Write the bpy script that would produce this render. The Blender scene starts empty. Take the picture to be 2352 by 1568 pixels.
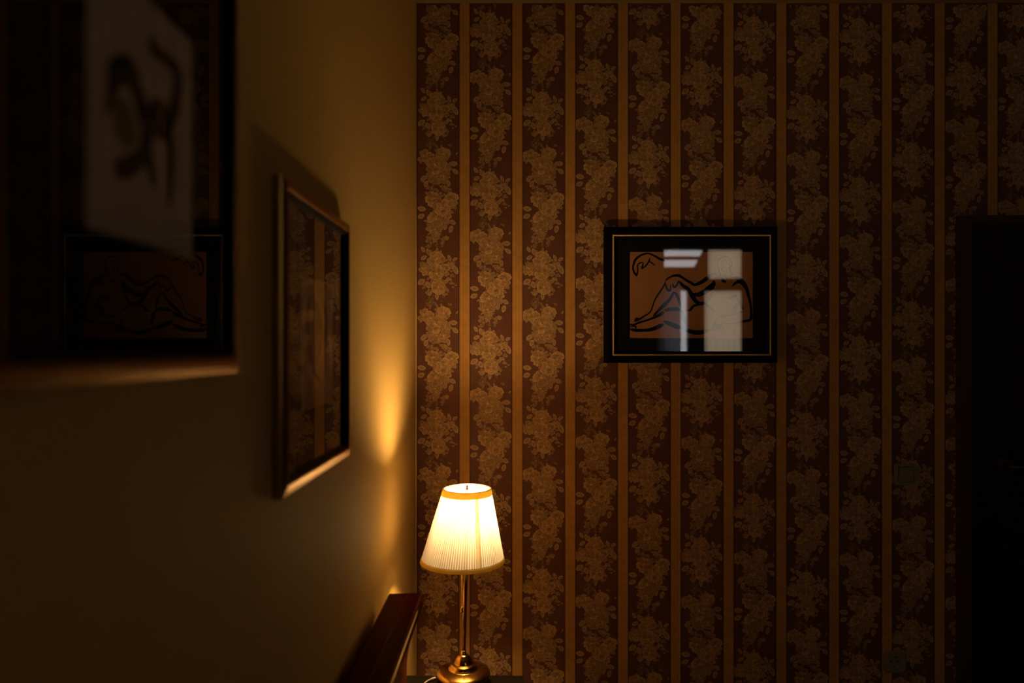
import bpy, bmesh, math, random
import numpy as np
from mathutils import Vector

S = bpy.context.scene
COL = S.collection
R = math.radians

# ------------------------------------------------------------------ camera
F = 1568.0                    # focal length in pixels of the 2352x1568 frame (24 mm on 36 mm)
CX, CY = 1176.0, 800.0        # vanishing point
CH = 1.51                     # camera height
YB = 2.28                     # back wall depth
XL = -0.322                   # left wall
XR, YR = 2.95, -2.2           # right and rear walls
ZC = 2.70                     # ceiling

cam_d = bpy.data.cameras.new('camera')
cam_d.sensor_width = 36.0
cam_d.lens = 24.0
cam_d.shift_y = (CY - 784.0) / 2352.0
cam_d.clip_start = 0.02
cam_d.dof.use_dof = True
cam_d.dof.focus_distance = 2.15
cam_d.dof.aperture_fstop = 1.7
cam = bpy.data.objects.new('camera', cam_d)
cam.location = (0, 0, CH)
cam.rotation_euler = (R(90), 0, 0)
COL.objects.link(cam)
S.camera = cam

# ------------------------------------------------------------------ world: dull evening sky
W = bpy.data.worlds.new('world'); S.world = W
W.use_nodes = True
bgn = W.node_tree.nodes['Background']
bgn.inputs['Color'].default_value = (0.97, 0.98, 1.0, 1)
bgn.inputs['Strength'].default_value = 3.8

S.view_settings.view_transform = 'Standard'
S.view_settings.look = 'None'
S.view_settings.gamma = 1.0
S.view_settings.exposure = 0.0
S.view_settings.use_curve_mapping = False
S.cycles.use_denoising = True
S.cycles.max_bounces = 8
S.cycles.diffuse_bounces = 5
S.cycles.glossy_bounces = 5
S.cycles.transparent_max_bounces = 12
S.cycles.sample_clamp_indirect = 6.0
S.cycles.caustics_reflective = False
S.cycles.caustics_refractive = False

# window opening in the rear wall (sill raised to limit the daylight, transom above), sampled through a portal
WX0, WX1, WZ0, WZ1 = 1.47, 2.32, 1.38, 2.52
pl = bpy.data.lights.new('window_portal', 'AREA')
pl.shape = 'RECTANGLE'; pl.size = WX1 - WX0; pl.size_y = WZ1 - WZ0
pl.cycles.is_portal = True
po = bpy.data.objects.new('window_portal', pl)
po.location = ((WX0 + WX1) / 2, YR - 0.10, (WZ0 + WZ1) / 2)
po.rotation_euler = (R(90), 0, 0)      # -Z axis of the light faces +Y, into the room
COL.objects.link(po)

LAMP_COL = (1.0, 0.64, 0.31)
LAMP_L = 440.0

# ------------------------------------------------------------------ helpers
def P(px, py, Y):             # pixel -> point on the plane y = Y
    return ((px - CX) * Y / F, CH + (CY - py) * Y / F)

def PW(px, py, X):            # pixel -> (y, z) on the plane x = X
    Y = X * F / (px - CX)
    return (Y, CH + (CY - py) * Y / F)

def tag(o, label=None, cat=None, group=None, kind=None):
    if label: o['label'] = label
    if cat: o['category'] = cat
    if group: o['group'] = group
    if kind: o['kind'] = kind
    return o

def empty(name, loc):
    o = bpy.data.objects.new(name, None)
    o.location = loc
    o.empty_display_size = 0.05
    COL.objects.link(o)
    return o

def origin_of(o):
    p = Vector((0, 0, 0))
    while o is not None:
        p += o.location
        o = o.parent
    return p

def link(name, me, mat, parent=None, smooth=False):
    o = bpy.data.objects.new(name, me)
    COL.objects.link(o)
    if mat is not None: me.materials.append(mat)
    if parent is not None:
        org = origin_of(parent)
        me.transform(__import__('mathutils').Matrix.Translation(-org))
        o.parent = parent
    if smooth:
        me.polygons.foreach_set('use_smooth', [True] * len(me.polygons))
    return o

def mesh(name, verts, faces, mat, parent=None, smooth=False, bevel=0.0, seg=2, recalc=True):
    bm = bmesh.new()
    vs = [bm.verts.new(v) for v in verts]
    for f in faces:
        try: bm.faces.new([vs[i] for i in f])
        except ValueError: pass
    return bmo(name, bm, mat, parent, smooth, bevel, seg, recalc)

def bmo(name, bm, mat, parent=None, smooth=False, bevel=0.0, seg=2, recalc=True):
    if bevel > 0:
        es = [e for e in bm.edges if len(e.link_faces) == 2 and e.calc_face_angle(0) > 0.5]
        bmesh.ops.bevel(bm, geom=es, offset=bevel, segments=seg, profile=0.5, affect='EDGES')
    if recalc: bmesh.ops.recalc_face_normals(bm, faces=bm.faces)
    me = bpy.data.meshes.new(name)
    bm.to_mesh(me); bm.free()
    o = link(name, me, mat, parent, smooth)
    return o

BF = [(0, 1, 3, 2), (4, 6, 7, 5), (0, 4, 5, 1), (2, 3, 7, 6), (0, 2, 6, 4), (1, 5, 7, 3)]
def bm_box(bm, x0, x1, y0, y1, z0, z1):
    vs = [bm.verts.new((x, y, z)) for x in (x0, x1) for y in (y0, y1) for z in (z0, z1)]
    for f in BF: bm.faces.new([vs[i] for i in f])

def box(name, x0, x1, y0, y1, z0, z1, mat, parent=None, bevel=0.0, seg=2):
    bm = bmesh.new(); bm_box(bm, x0, x1, y0, y1, z0, z1)
    return bmo(name, bm, mat, parent, False, bevel, seg)

def lathe(name, prof, c, mat, parent=None, n=64, smooth=True, cap=True):
    """prof: list of (r, z) world heights around the vertical axis at c=(x, y)."""
    bm = bmesh.new(); rings = []
    for r, z in prof:
        if r < 1e-6:
            rings.append([bm.verts.new((c[0], c[1], z))])
        else:
            rings.append([bm.verts.new((c[0] + r * math.cos(2 * math.pi * i / n), c[1] + r * math.sin(2 * math.pi * i / n), z)) for i in range(n)])
    for a, b in zip(rings, rings[1:]):
        for i in range(n):
            j = (i + 1) % n
            if len(a) == 1 and len(b) > 1: bm.faces.new((a[0], b[i], b[j]))
            elif len(b) == 1 and len(a) > 1: bm.faces.new((a[i], b[0], a[j]))
            elif len(a) > 1: bm.faces.new((a[i], b[i], b[j], a[j]))
    if cap:
        for rg in (rings[0], rings[-1]):
            if len(rg) > 1: bm.faces.new(rg)
    return bmo(name, bm, mat, parent, smooth)

def bm_tube(bm, pts, r, n=10, cap=True):
    pts = [Vector(p) for p in pts]
    rr = r if hasattr(r, '__len__') else [r] * len(pts)
    rings = []
    up = None
    for i, p in enumerate(pts):
        t = (pts[min(i + 1, len(pts) - 1)] - pts[max(i - 1, 0)]).normalized()
        if up is None:
            up = t.cross(Vector((0, 0, 1)))
            if up.length < 0.1: up = t.cross(Vector((1, 0, 0)))
            up.normalize()
        up = (up - t * up.dot(t)).normalized()
        sd = t.cross(up)
        rings.append([bm.verts.new(p + (up * math.cos(2 * math.pi * k / n) + sd * math.sin(2 * math.pi * k / n)) * rr[i]) for k in range(n)])
    for a, b in zip(rings, rings[1:]):
        for k in range(n):
            j = (k + 1) % n
            bm.faces.new((a[k], a[j], b[j], b[k]))
    if cap:
        bm.faces.new(rings[0]); bm.faces.new(list(reversed(rings[-1])))

def tube(name, pts, r, mat, parent=None, n=10):
    bm = bmesh.new(); bm_tube(bm, pts, r, n)
    return bmo(name, bm, mat, parent, True)

def spline(pts, sub=8):
    """Catmull-Rom through points of any dimension."""
    p = [np.array(q, float) for q in pts]
    if len(p) < 3 and len(p) == 2:
        return [p[0] + (p[1] - p[0]) * t for t in np.linspace(0, 1, sub + 1)]
    out = []
    for i in range(len(p) - 1):
        a = p[i - 1] if i > 0 else 2 * p[0] - p[1]
        b, c = p[i], p[i + 1]
        d = p[i + 2] if i + 2 < len(p) else 2 * p[-1] - p[-2]
        for k in range(sub):
            t = k / sub
            out.append(0.5 * ((2 * b) + (-a + c) * t + (2 * a - 5 * b + 4 * c - d) * t * t + (-a + 3 * b - 3 * c + d) * t ** 3))
    out.append(p[-1])
    return out

# ------------------------------------------------------------------ materials
def newmat(name):
    m = bpy.data.materials.new(name); m.use_nodes = True
    return m, m.node_tree, m.node_tree.nodes['Principled BSDF']

def pmat(name, col, rough=0.5, metal=0.0, spec=0.5, noise=0.0, scale=20.0, bump=0.0, stretch=(1, 1, 1), coat=0.0, col2=None):
    m, nt, b = newmat(name)
    b.inputs['Base Color'].default_value = (*col, 1)
    b.inputs['Roughness'].default_value = rough
    b.inputs['Metallic'].default_value = metal
    b.inputs['Specular IOR Level'].default_value = spec
    if coat:
        b.inputs['Coat Weight'].default_value = coat
        b.inputs['Coat Roughness'].default_value = 0.15
    if noise or bump or col2:
        tc = nt.nodes.new('ShaderNodeTexCoord')
        mp = nt.nodes.new('ShaderNodeMapping'); mp.inputs['Scale'].default_value = stretch
        nz = nt.nodes.new('ShaderNodeTexNoise'); nz.inputs['Scale'].default_value = scale
        nz.inputs['Detail'].default_value = 6
        nt.links.new(tc.outputs['Object'], mp.inputs['Vector'])
        nt.links.new(mp.outputs['Vector'], nz.inputs['Vector'])
        c2 = col2 or tuple(c * (1 + noise) for c in col)
        c1 = col if col2 else tuple(c * (1 - noise) for c in col)
        mx = nt.nodes.new('ShaderNodeMix'); mx.data_type = 'RGBA'
        mx.inputs['A'].default_value = (*c1, 1); mx.inputs['B'].default_value = (*c2, 1)
        nt.links.new(nz.outputs['Fac'], mx.inputs['Factor'])
        nt.links.new(mx.outputs['Result'], b.inputs['Base Color'])
        if bump:
            bp = nt.nodes.new('ShaderNodeBump'); bp.inputs['Strength'].default_value = bump
            bp.inputs['Distance'].default_value = 0.002
            nt.links.new(nz.outputs['Fac'], bp.inputs['Height'])
            nt.links.new(bp.outputs['Normal'], b.inputs['Normal'])
    return m

def glass_mat(name, f0=0.045, rough=0.015, tint=(1, 1, 1)):
    m = bpy.data.materials.new(name); m.use_nodes = True
    nt = m.node_tree; nt.nodes.clear()
    out = nt.nodes.new('ShaderNodeOutputMaterial')
    tr = nt.nodes.new('ShaderNodeBsdfTransparent'); tr.inputs['Color'].default_value = (*tint, 1)
    gl = nt.nodes.new('ShaderNodeBsdfGlossy'); gl.inputs['Roughness'].default_value = rough
    lw = nt.nodes.new('ShaderNodeLayerWeight'); lw.inputs['Blend'].default_value = 0.5
    pw = nt.nodes.new('ShaderNodeMath'); pw.operation = 'POWER'; pw.inputs[1].default_value = 5
    ma = nt.nodes.new('ShaderNodeMath'); ma.operation = 'MULTIPLY_ADD'
    ma.inputs[1].default_value = 1 - f0; ma.inputs[2].default_value = f0
    mx = nt.nodes.new('ShaderNodeMixShader')
    nt.links.new(lw.outputs['Facing'], pw.inputs[0]); nt.links.new(pw.outputs[0], ma.inputs[0])
    nt.links.new(ma.outputs[0], mx.inputs['Fac'])
    nt.links.new(tr.outputs[0], mx.inputs[1]); nt.links.new(gl.outputs[0], mx.inputs[2])
    nt.links.new(mx.outputs[0], out.inputs['Surface'])
    return m

def cloth_mat(name, refl, trans, scale=900.0, vcol=False):
    """thin cloth: diffuse reflection + translucent transmission"""
    m = bpy.data.materials.new(name); m.use_nodes = True
    nt = m.node_tree; nt.nodes.clear()
    out = nt.nodes.new('ShaderNodeOutputMaterial')
    d = nt.nodes.new('ShaderNodeBsdfDiffuse'); d.inputs['Color'].default_value = (*refl, 1)
    t = nt.nodes.new('ShaderNodeBsdfTranslucent'); t.inputs['Color'].default_value = (*trans, 1)
    a = nt.nodes.new('ShaderNodeAddShader')
    if vcol:
        at = nt.nodes.new('ShaderNodeAttribute'); at.attribute_name = 'thick'
        mx = nt.nodes.new('ShaderNodeMix'); mx.data_type = 'RGBA'; mx.blend_type = 'MULTIPLY'
        mx.inputs['Factor'].default_value = 1.0
        mx.inputs['A'].default_value = (*trans, 1)
        nt.links.new(at.outputs['Color'], mx.inputs['B'])
        nt.links.new(mx.outputs['Result'], t.inputs['Color'])
    nt.links.new(d.outputs[0], a.inputs[0]); nt.links.new(t.outputs[0], a.inputs[1])
    nt.links.new(a.outputs[0], out.inputs['Surface'])
    return m

def attr_mat(name, rough=0.5, spec=0.5, noise=0.1):
    m, nt, b = newmat(name)
    at = nt.nodes.new('ShaderNodeAttribute'); at.attribute_name = 'tint'
    nz = nt.nodes.new('ShaderNodeTexNoise'); nz.inputs['Scale'].default_value = 260
    tc = nt.nodes.new('ShaderNodeTexCoord')
    nt.links.new(tc.outputs['Object'], nz.inputs['Vector'])
    mr = nt.nodes.new('ShaderNodeMapRange')
    mr.inputs['From Min'].default_value = 0.3; mr.inputs['From Max'].default_value = 0.7
    mr.inputs['To Min'].default_value = 1 - noise; mr.inputs['To Max'].default_value = 1 + noise
    nt.links.new(nz.outputs['Fac'], mr.inputs['Value'])
    mx = nt.nodes.new('ShaderNodeVectorMath'); mx.operation = 'SCALE'
    nt.links.new(at.outputs['Color'], mx.inputs[0]); nt.links.new(mr.outputs['Result'], mx.inputs['Scale'])
    nt.links.new(mx.outputs['Vector'], b.inputs['Base Color'])
    b.inputs['Roughness'].default_value = rough
    b.inputs['Specular IOR Level'].default_value = spec
    return m

PX = F / YB                                   # pixels per metre on the back wall
PERIOD = 121.25 / PX                          # one floral field + one stripe
COL0 = (957.7 - CX) / PX                      # left edge of the first floral field
FIELD = 97.3 / 121.25                         # share of the field in the period

def wallpaper_mat():
    m, nt, b = newmat('striped_wallpaper')
    N = nt.nodes.new; L = nt.links.new
    tc = N('ShaderNodeTexCoord')
    sx = N('ShaderNodeSeparateXYZ'); L(tc.outputs['Object'], sx.inputs[0])
    su = N('ShaderNodeMath'); su.operation = 'SUBTRACT'; su.inputs[1].default_value = COL0
    L(sx.outputs['X'], su.inputs[0])
    dv = N('ShaderNodeMath'); dv.operation = 'DIVIDE'; dv.inputs[1].default_value = PERIOD
    L(su.outputs[0], dv.inputs[0])
    fr = N('ShaderNodeMath'); fr.operation = 'FRACT'; L(dv.outputs[0], fr.inputs[0])
    cr = N('ShaderNodeValToRGB'); L(fr.outputs[0], cr.inputs['Fac'])
    ramp = cr.color_ramp; ramp.interpolation = 'CONSTANT'
    field = (0.158, 0.060, 0.031, 1); fdark = (0.095, 0.039, 0.024, 1)
    s1 = (0.42, 0.208, 0.050, 1); s2 = (0.58, 0.295, 0.066, 1); s3 = (0.48, 0.240, 0.054, 1)
    stops = [(0.0, fdark), (0.022, field), (FIELD - 0.022, fdark), (FIELD, s1), (FIELD + 0.018, s2),
             (FIELD + 0.062, s3), (FIELD + 0.078, s2), (FIELD + 0.122, s3), (FIELD + 0.134, s2), (FIELD + 0.180, s1)]
    ramp.elements[0].position = 0.0; ramp.elements[0].color = stops[0][1]
    ramp.elements[1].position = stops[1][0]; ramp.elements[1].color = stops[1][1]
    for p_, c_ in stops[2:]:
        e = ramp.elements.new(p_); e.color = c_
    # fine weave + cloudy print variation
    mp = N('ShaderNodeMapping'); mp.inputs['Scale'].default_value = (500, 500, 90)
    L(tc.outputs['Object'], mp.inputs['Vector'])
    nz = N('ShaderNodeTexNoise'); nz.inputs['Scale'].default_value = 1.0; nz.inputs['Detail'].default_value = 3
    L(mp.outputs['Vector'], nz.inputs['Vector'])
    n2 = N('ShaderNodeTexNoise'); n2.inputs['Scale'].default_value = 45; n2.inputs['Detail'].default_value = 5
    L(tc.outputs['Object'], n2.inputs['Vector'])
    ad = N('ShaderNodeMath'); ad.operation = 'ADD'; L(nz.outputs['Fac'], ad.inputs[0]); L(n2.outputs['Fac'], ad.inputs[1])
    mr = N('ShaderNodeMapRange'); mr.inputs['From Min'].default_value = 0.7; mr.inputs['From Max'].default_value = 1.3
    mr.inputs['To Min'].default_value = 0.85; mr.inputs['To Max'].default_value = 1.15
    L(ad.outputs[0], mr.inputs['Value'])
    sc = N('ShaderNodeVectorMath'); sc.operation = 'SCALE'
    L(cr.outputs['Color'], sc.inputs[0]); L(mr.outputs['Result'], sc.inputs['Scale'])
    L(sc.outputs['Vector'], b.inputs['Base Color'])
    bp = N('ShaderNodeBump'); bp.inputs['Strength'].default_value = 0.15; bp.inputs['Distance'].default_value = 0.0005
    L(nz.outputs['Fac'], bp.inputs['Height']); L(bp.outputs['Normal'], b.inputs['Normal'])
    b.inputs['Roughness'].default_value = 0.6
    b.inputs['Specular IOR Level'].default_value = 0.25
    return m

M = {}
M['wallpaper'] = wallpaper_mat()
M['print'] = attr_mat('floral_print_ink', 0.55, 0.3, 0.12)
M['plaster'] = pmat('painted_plaster', (0.88, 0.565, 0.16), 0.6, 0, 0.16, 0.04, 9, 0.05)
M['plain'] = pmat('plain_paint', (0.13, 0.09, 0.055), 0.8, 0, 0.2, 0.05, 6)
M['ceiling'] = pmat('ceiling_paint', (0.20, 0.15, 0.10), 0.9, 0, 0.2, 0.04, 6)
M['floorwood'] = pmat('floor_wood', (0.10, 0.05, 0.025), 0.45, 0, 0.5, 0.35, 6, 0.1, (1, 8, 1))
M['cornice'] = pmat('cornice_wood', (0.24, 0.15, 0.06), 0.5, 0, 0.4, 0.1, 14, 0, (1, 8, 8))
M['darkdoor'] = pmat('dark_stained_door', (0.012, 0.008, 0.006), 0.5, 0, 0.25, 0.25, 12, 0.05, (8, 8, 1))
M['casing'] = pmat('dark_brown_casing', (0.06, 0.026, 0.010), 0.5, 0, 0.3, 0.2, 12, 0, (8, 8, 1))
M['black'] = pmat('black_lacquer', (0.004, 0.004, 0.005), 0.5, 0, 0.08, 0.1, 60)
M['matblack'] = pmat('black_mat_board', (0.008, 0.008, 0.009), 0.9, 0, 0.2, 0.1, 200)
M['gold'] = pmat('gold_fillet', (0.95, 0.66, 0.24), 0.5, 0.15, 0.5, 0.05, 80)
M['bronze'] = pmat('bronze_moulding', (0.40, 0.23, 0.055), 0.27, 0.9, 0.5, 0.12, 40)
M['glass'] = glass_mat('picture_glass', 0.085)
M['pane'] = glass_mat('window_glass', 0.04, 0.0, (0.97, 0.97, 0.97))
M['tanpaper'] = pmat('tan_art_paper', (0.58, 0.27, 0.11), 0.85, 0, 0.2, 0.10, 60)
M['dullpaper'] = pmat('dull_art_paper', (0.46, 0.31, 0.16), 0.85, 0, 0.2, 0.10, 40)
M['palepaper'] = pmat('pale_art_paper', (0.85, 0.70, 0.54), 0.85, 0, 0.2, 0.10, 40)
M['ink'] = pmat('black_ink', (0.006, 0.006, 0.006), 0.7, 0, 0.2, 0.1, 90)
M['paint'] = attr_mat('artwork_paint', 0.8, 0.2, 0.15)
M['mahogany'] = pmat('mahogany_gloss', (0.060, 0.0070, 0.0020), 0.25, 0, 0.08, 0.3, 10, 0, (8, 1, 8))
M['mahogany'].node_tree.nodes['Principled BSDF'].inputs['IOR'].default_value = 1.12
M['walnut'] = pmat('dark_walnut', (0.010, 0.006, 0.003), 0.6, 0, 0.1, 0.3, 12, 0, (1, 8, 8))
M['brass'] = pmat('antique_brass', (0.58, 0.35, 0.085), 0.20, 1.0, 0.5, 0.10, 60)
M['shade'] = cloth_mat('pleated_shade_cloth', (0.24, 0.215, 0.17), (0.122, 0.114, 0.092), vcol=True)
M['tape'] = cloth_mat('shade_trim_tape', (0.55, 0.36, 0.08), (0.30, 0.19, 0.020))
M['seam'] = cloth_mat('shade_seam_cloth', (0.30, 0.26, 0.18), (0.86, 0.79, 0.64))
M['plastic'] = pmat('aged_ivory_plastic', (0.26, 0.22, 0.15), 0.35, 0, 0.5, 0.03, 30)
M['socketdark'] = pmat('dark_socket_recess', (0.05, 0.045, 0.035), 0.6)
M['cable'] = pmat('cream_cable', (0.72, 0.62, 0.40), 0.45, 0, 0.5, 0.05, 60)
M['blanket'] = pmat('brown_blanket', (0.05, 0.03, 0.02), 0.95, 0, 0.1, 0.25, 90, 0.3)
M['sheer'] = cloth_mat('sheer_beige_curtain', (0.08, 0.07, 0.05), (0.88, 0.68, 0.46))
M['drape'] = cloth_mat('grey_drape', (0.30, 0.31, 0.32), (0.16, 0.17, 0.19))
M['navy'] = pmat('dark_blue_frame', (0.02, 0.03, 0.05), 0.5)
M['whitefr'] = pmat('white_window_frame', (0.6, 0.58, 0.54), 0.5)
M['bulb'] = bpy.data.materials.new('frosted_bulb_glow'); M['bulb'].use_nodes = True
_nt = M['bulb'].node_tree; _nt.nodes.clear()
_o = _nt.nodes.new('ShaderNodeOutputMaterial'); _e = _nt.nodes.new('ShaderNodeEmission')
_e.inputs['Color'].default_value = (*LAMP_COL, 1); _e.inputs['Strength'].default_value = LAMP_L
_nt.links.new(_e.outputs[0], _o.inputs['Surface'])

# ------------------------------------------------------------------ room shell
T = 0.12
def struct(o, label=None, cat=None):
    o['kind'] = 'structure'
    if label: o['label'] = label
    if cat: o['category'] = cat
    return o

wall_back = struct(box('wall_back', XL - T, XR + T, YB, YB + T, 0, ZC, M['wallpaper']),
                   'back wall papered in dark brown floral bands between tan stripes', 'wall')
struct(box('wall_left', XL - T, XL, YR - T, YB, 0, ZC, M['plaster']), 'plain cream painted side wall lit by the lamp', 'wall')
struct(box('wall_right', XR, XR + T, YR - T, YB, 0, ZC, M['plain']), 'plain side wall outside the picture to the right', 'wall')
bm = bmesh.new()
bm_box(bm, XL, WX0, YR - T, YR, 0, ZC)
bm_box(bm, WX1, XR, YR - T, YR, 0, ZC)
bm_box(bm, WX0, WX1, YR - T, YR, 0, WZ0)
bm_box(bm, WX0, WX1, YR - T, YR, WZ1, ZC)
struct(bmo('wall_rear', bm, M['plain']), 'wall behind the viewer with the window', 'wall')
struct(box('floor', XL - T, XR + T, YR - T, YB + T, -0.1, 0, M['floorwood']), 'dark wooden floor of the room', 'floor')
struct(box('ceiling', XL - T, XR + T, YR - T, YB + T, ZC, ZC + 0.1, M['ceiling']), 'plain ceiling of the room', 'ceiling')

# cornice along the top of the papered wall, with a small stepped profile
zc0 = CH + (CY - 7.5) / PX
prof = [(YB, zc0), (YB - 0.006, zc0), (YB - 0.010, zc0 + 0.006), (YB - 0.010, zc0 + 0.022), (YB - 0.018, zc0 + 0.030), (YB - 0.020, ZC), (YB, ZC)]
vs = [(x, y, z) for x in (XL, XR) for y, z in prof]; n = len(prof)
fs = [tuple(range(n)), tuple(range(2 * n - 1, n - 1, -1))] + [(i, (i + 1) % n, n + (i + 1) % n, n + i) for i in range(n)]
struct(mesh('trim_1', vs, fs, M['cornice']), 'narrow tan cornice strip along the top of the papered wall', 'trim')
# slim bead that covers the paper edge in the corner
bm = bmesh.new(); bm_tube(bm, [(XL + 0.002, YB - 0.001, 0), (XL + 0.002, YB - 0.001, zc0)], 0.0028, 8)
struct(bmo('trim_2', bm, M['plaster'], None, True), 'slim cream corner bead beside the wallpaper edge', 'trim')
# skirting, below the frame
DX0, DX1 = P(2195, 0, YB)[0], P(2195, 0, YB)[0] + 0.98
bm = bmesh.new(); bm_box(bm, XL, DX0 - 0.002, YB - 0.015, YB, 0, 0.09); bm_box(bm, DX1 + 0.002, XR, YB - 0.015, YB, 0, 0.09)
struct(bmo('baseboard_back', bm, M['casing'], None, False, 0.003), 'dark skirting at the foot of the papered wall', 'baseboard')
struct(box('baseboard_left', XL, XL + 0.015, YR, YB - 0.016, 0, 0.09, M['casing'], None, 0.003), 'dark skirting at the foot of the cream wall', 'baseboard')

# ------------------------------------------------------------------ floral print of the wallpaper
rng = random.Random(7)
U = 1.0 / (3.92 * PX)                         # metres per motif unit
LT, MID, DK = np.array([0.570, 0.335, 0.130]), np.array([0.345, 0.190, 0.070]), np.array([0.095, 0.042, 0.025])
LLT, LMID = np.array([0.540, 0.325, 0.145]), np.array([0.310, 0.178, 0.078])

pieces = []                                   # each: (verts Nx2, height N, colour Nx3, order)
NB = 12
def outline(kind):
    pts = []
    for k in range(NB):
        a = 2 * math.pi * k / NB
        if kind == 'petal':
            x = 0.5 - 0.5 * math.cos(a)
            y = math.sin(a) * 0.5 * (0.50 + 0.70 * x)
            if k == NB // 2: x -= 0.11        # notch in the tip
            if k in (NB // 2 - 2, NB // 2 + 2): x *= 0.95
        elif kind == 'leaf':
            x = 0.5 - 0.5 * math.cos(a)
            y = math.sin(a) * abs(math.sin(a)) ** 0.35 * 0.5
        else:
            x = 0.5 - 0.5 * math.cos(a); y = 0.5 * math.sin(a)
        pts.append((x, y))
    return np.array(pts)
OUT = {k: outline(k) for k in ('petal', 'leaf', 'dot')}

def piece(store, kind, x, y, L, Wd, ang, lt, mid, dk, bright=1.0, h=0.35):
    o = OUT[kind].copy()
    jit = 1.6 if kind == 'petal' else 0.8
    o = o * np.array([L, Wd])
    o += np.array([[rng.uniform(-.02, .02) * L * jit, rng.uniform(-.025, .025) * Wd * jit] for _ in range(NB)])
    cen = np.array([0.52 * L, 0.0])
    ca, sa = math.cos(ang), math.sin(ang)
    rot = np.array([[ca, sa], [-sa, ca]])
    vs, cs, hs = [cen], [mid * bright], [h]
    for s, c, hh in ((0.52, (mid * 0.6 + lt * 0.4) * bright, 0.85 * h), (0.82, lt * bright, 0.5 * h), (1.0, dk, 0.0)):
        for q in o:
            vs.append(cen + (q - cen) * s); hs.append(hh)
            cs.append(c * rng.uniform(0.88, 1.12))
    vs = np.array(vs) @ rot + np.array([x, y])
    store.append((vs, np.array(hs), np.array(cs)))

def flower(store, x, y, r, rot=None, npet=6, bright=1.0):
    r *= 1.12
    rot = rng.uniform(0, 6.28) if rot is None else rot
    for k in range(4):                                       # sepal tips behind the petals
        a = rng.uniform(0, 6.28)
        leaf(store, x + math.cos(a) * r * 1.02, y + math.sin(a) * r * 1.02, r * rng.uniform(.35, .6), r * .26, a, .9)
    for ring, (n_, rad, w) in enumerate(((npet, 1.06, 1.02), (5, 0.70, 0.72), (3, 0.38, 0.46))):
        for k in range(n_):
            a = rot + ring * 0.6 + 2 * math.pi * k / n_ + rng.uniform(-.22, .22)
            b = bright * rng.uniform(0.70, 1.22) * (1.0 - 0.03 * ring)
            rr = r * rad * rng.uniform(0.84, 1.12)
            piece(store, 'petal', x, y, rr, r * w * rng.uniform(0.85, 1.1), a, LT, MID, DK, b, 0.25 + 0.12 * ring)
    for k in range(3):
        piece(store, 'dot', x + rng.uniform(-.12, .08) * r, y + rng.uniform(-.1, .1) * r, r * 0.13, r * 0.13, 0, LT * 1.4, LT * 1.5, LT * .8, 1.0, 0.6)

def leaf(store, x, y, L, Wd, ang, bright=1.0):
    L *= 1.12; Wd *= 1.12
    piece(store, 'leaf', x - math.cos(ang) * L / 2, y - math.sin(ang) * L / 2, L, Wd, ang, LLT, LMID, DK, bright, 0.25)

def sprig(store, x0, x1, y0, y1, n_, bright=0.75):
    for _ in range(n_):
        x, y = rng.uniform(x0, x1), rng.uniform(y0, y1)
        leaf(store, x, y, rng.uniform(24, 48), rng.uniform(16, 28), rng.uniform(0, 6.28), bright * rng.uniform(.8, 1.15))

def buds(store, pts, r=11):
    for x, y in pts:
        for k in range(3):
            piece(store, 'petal', x, y, r * rng.uniform(1.0, 1.5), r * 1.3, rng.uniform(0, 6.28), LT, MID, DK, 0.9, .2)

def motif_C():
    s = []
    sprig(s, 90, 300, -40, 60, 12, .7); sprig(s, 50, 310, 250, 420, 24, .85); sprig(s, 90, 300, 380, 450, 8, .6)
    for l in ((330, 152, 70, 44, 0.1), (345, 222, 62, 42, 0.7), (360, 60, 30, 14, -1.0)): leaf(s, *l)
    for l in ((60, 285, 60, 40, 2.6), (82, 335, 62, 40, 1.9), (120, 300, 54, 34, 1.2), (285, 330, 60, 34, 1.5), (255, 365, 40, 26, 1.2)): leaf(s, *l)
    flower(s, 170, 268, 64); flower(s, 235, 270, 58); flower(s, 58, 82, 56); flower(s, 120, 110, 55, bright=.9)
    flower(s, 238, 68, 66); flower(s, 165, 165, 84); flower(s, 250, 185, 55, bright=.92)
    buds(s, ((140, 372), (205, 358), (225, 385), (275, 372)))
    return s

def motif_A():
    s = []
    sprig(s, 80, 290, 270, 450, 34, .88); sprig(s, 90, 240, 430, 500, 12, .65); sprig(s, 100, 300, -10, 40, 6, .65)
    for l in ((42, 158, 78, 46, 0.2), (38, 225, 66, 44, -0.4), (85, 72, 34, 12, 0.3)): leaf(s, *l)
    for l in ((322, 278, 60, 40, 0.5), (306, 340, 66, 40, 1.9), (255, 320, 60, 34, 1.8), (110, 300, 40, 22, 3.4), (105, 350, 44, 24, 3.6)): leaf(s, *l)
    flower(s, 160, 345, 56); flower(s, 170, 405, 40, bright=.85); flower(s, 250, 230, 56, bright=.9)
    flower(s, 142, 70, 68); flower(s, 308, 80, 64); flower(s, 170, 250, 76); flower(s, 222, 145, 84)
    buds(s, ((220, 432), (95, 440), (125, 465), (215, 470)), 10)
    return s

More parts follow.
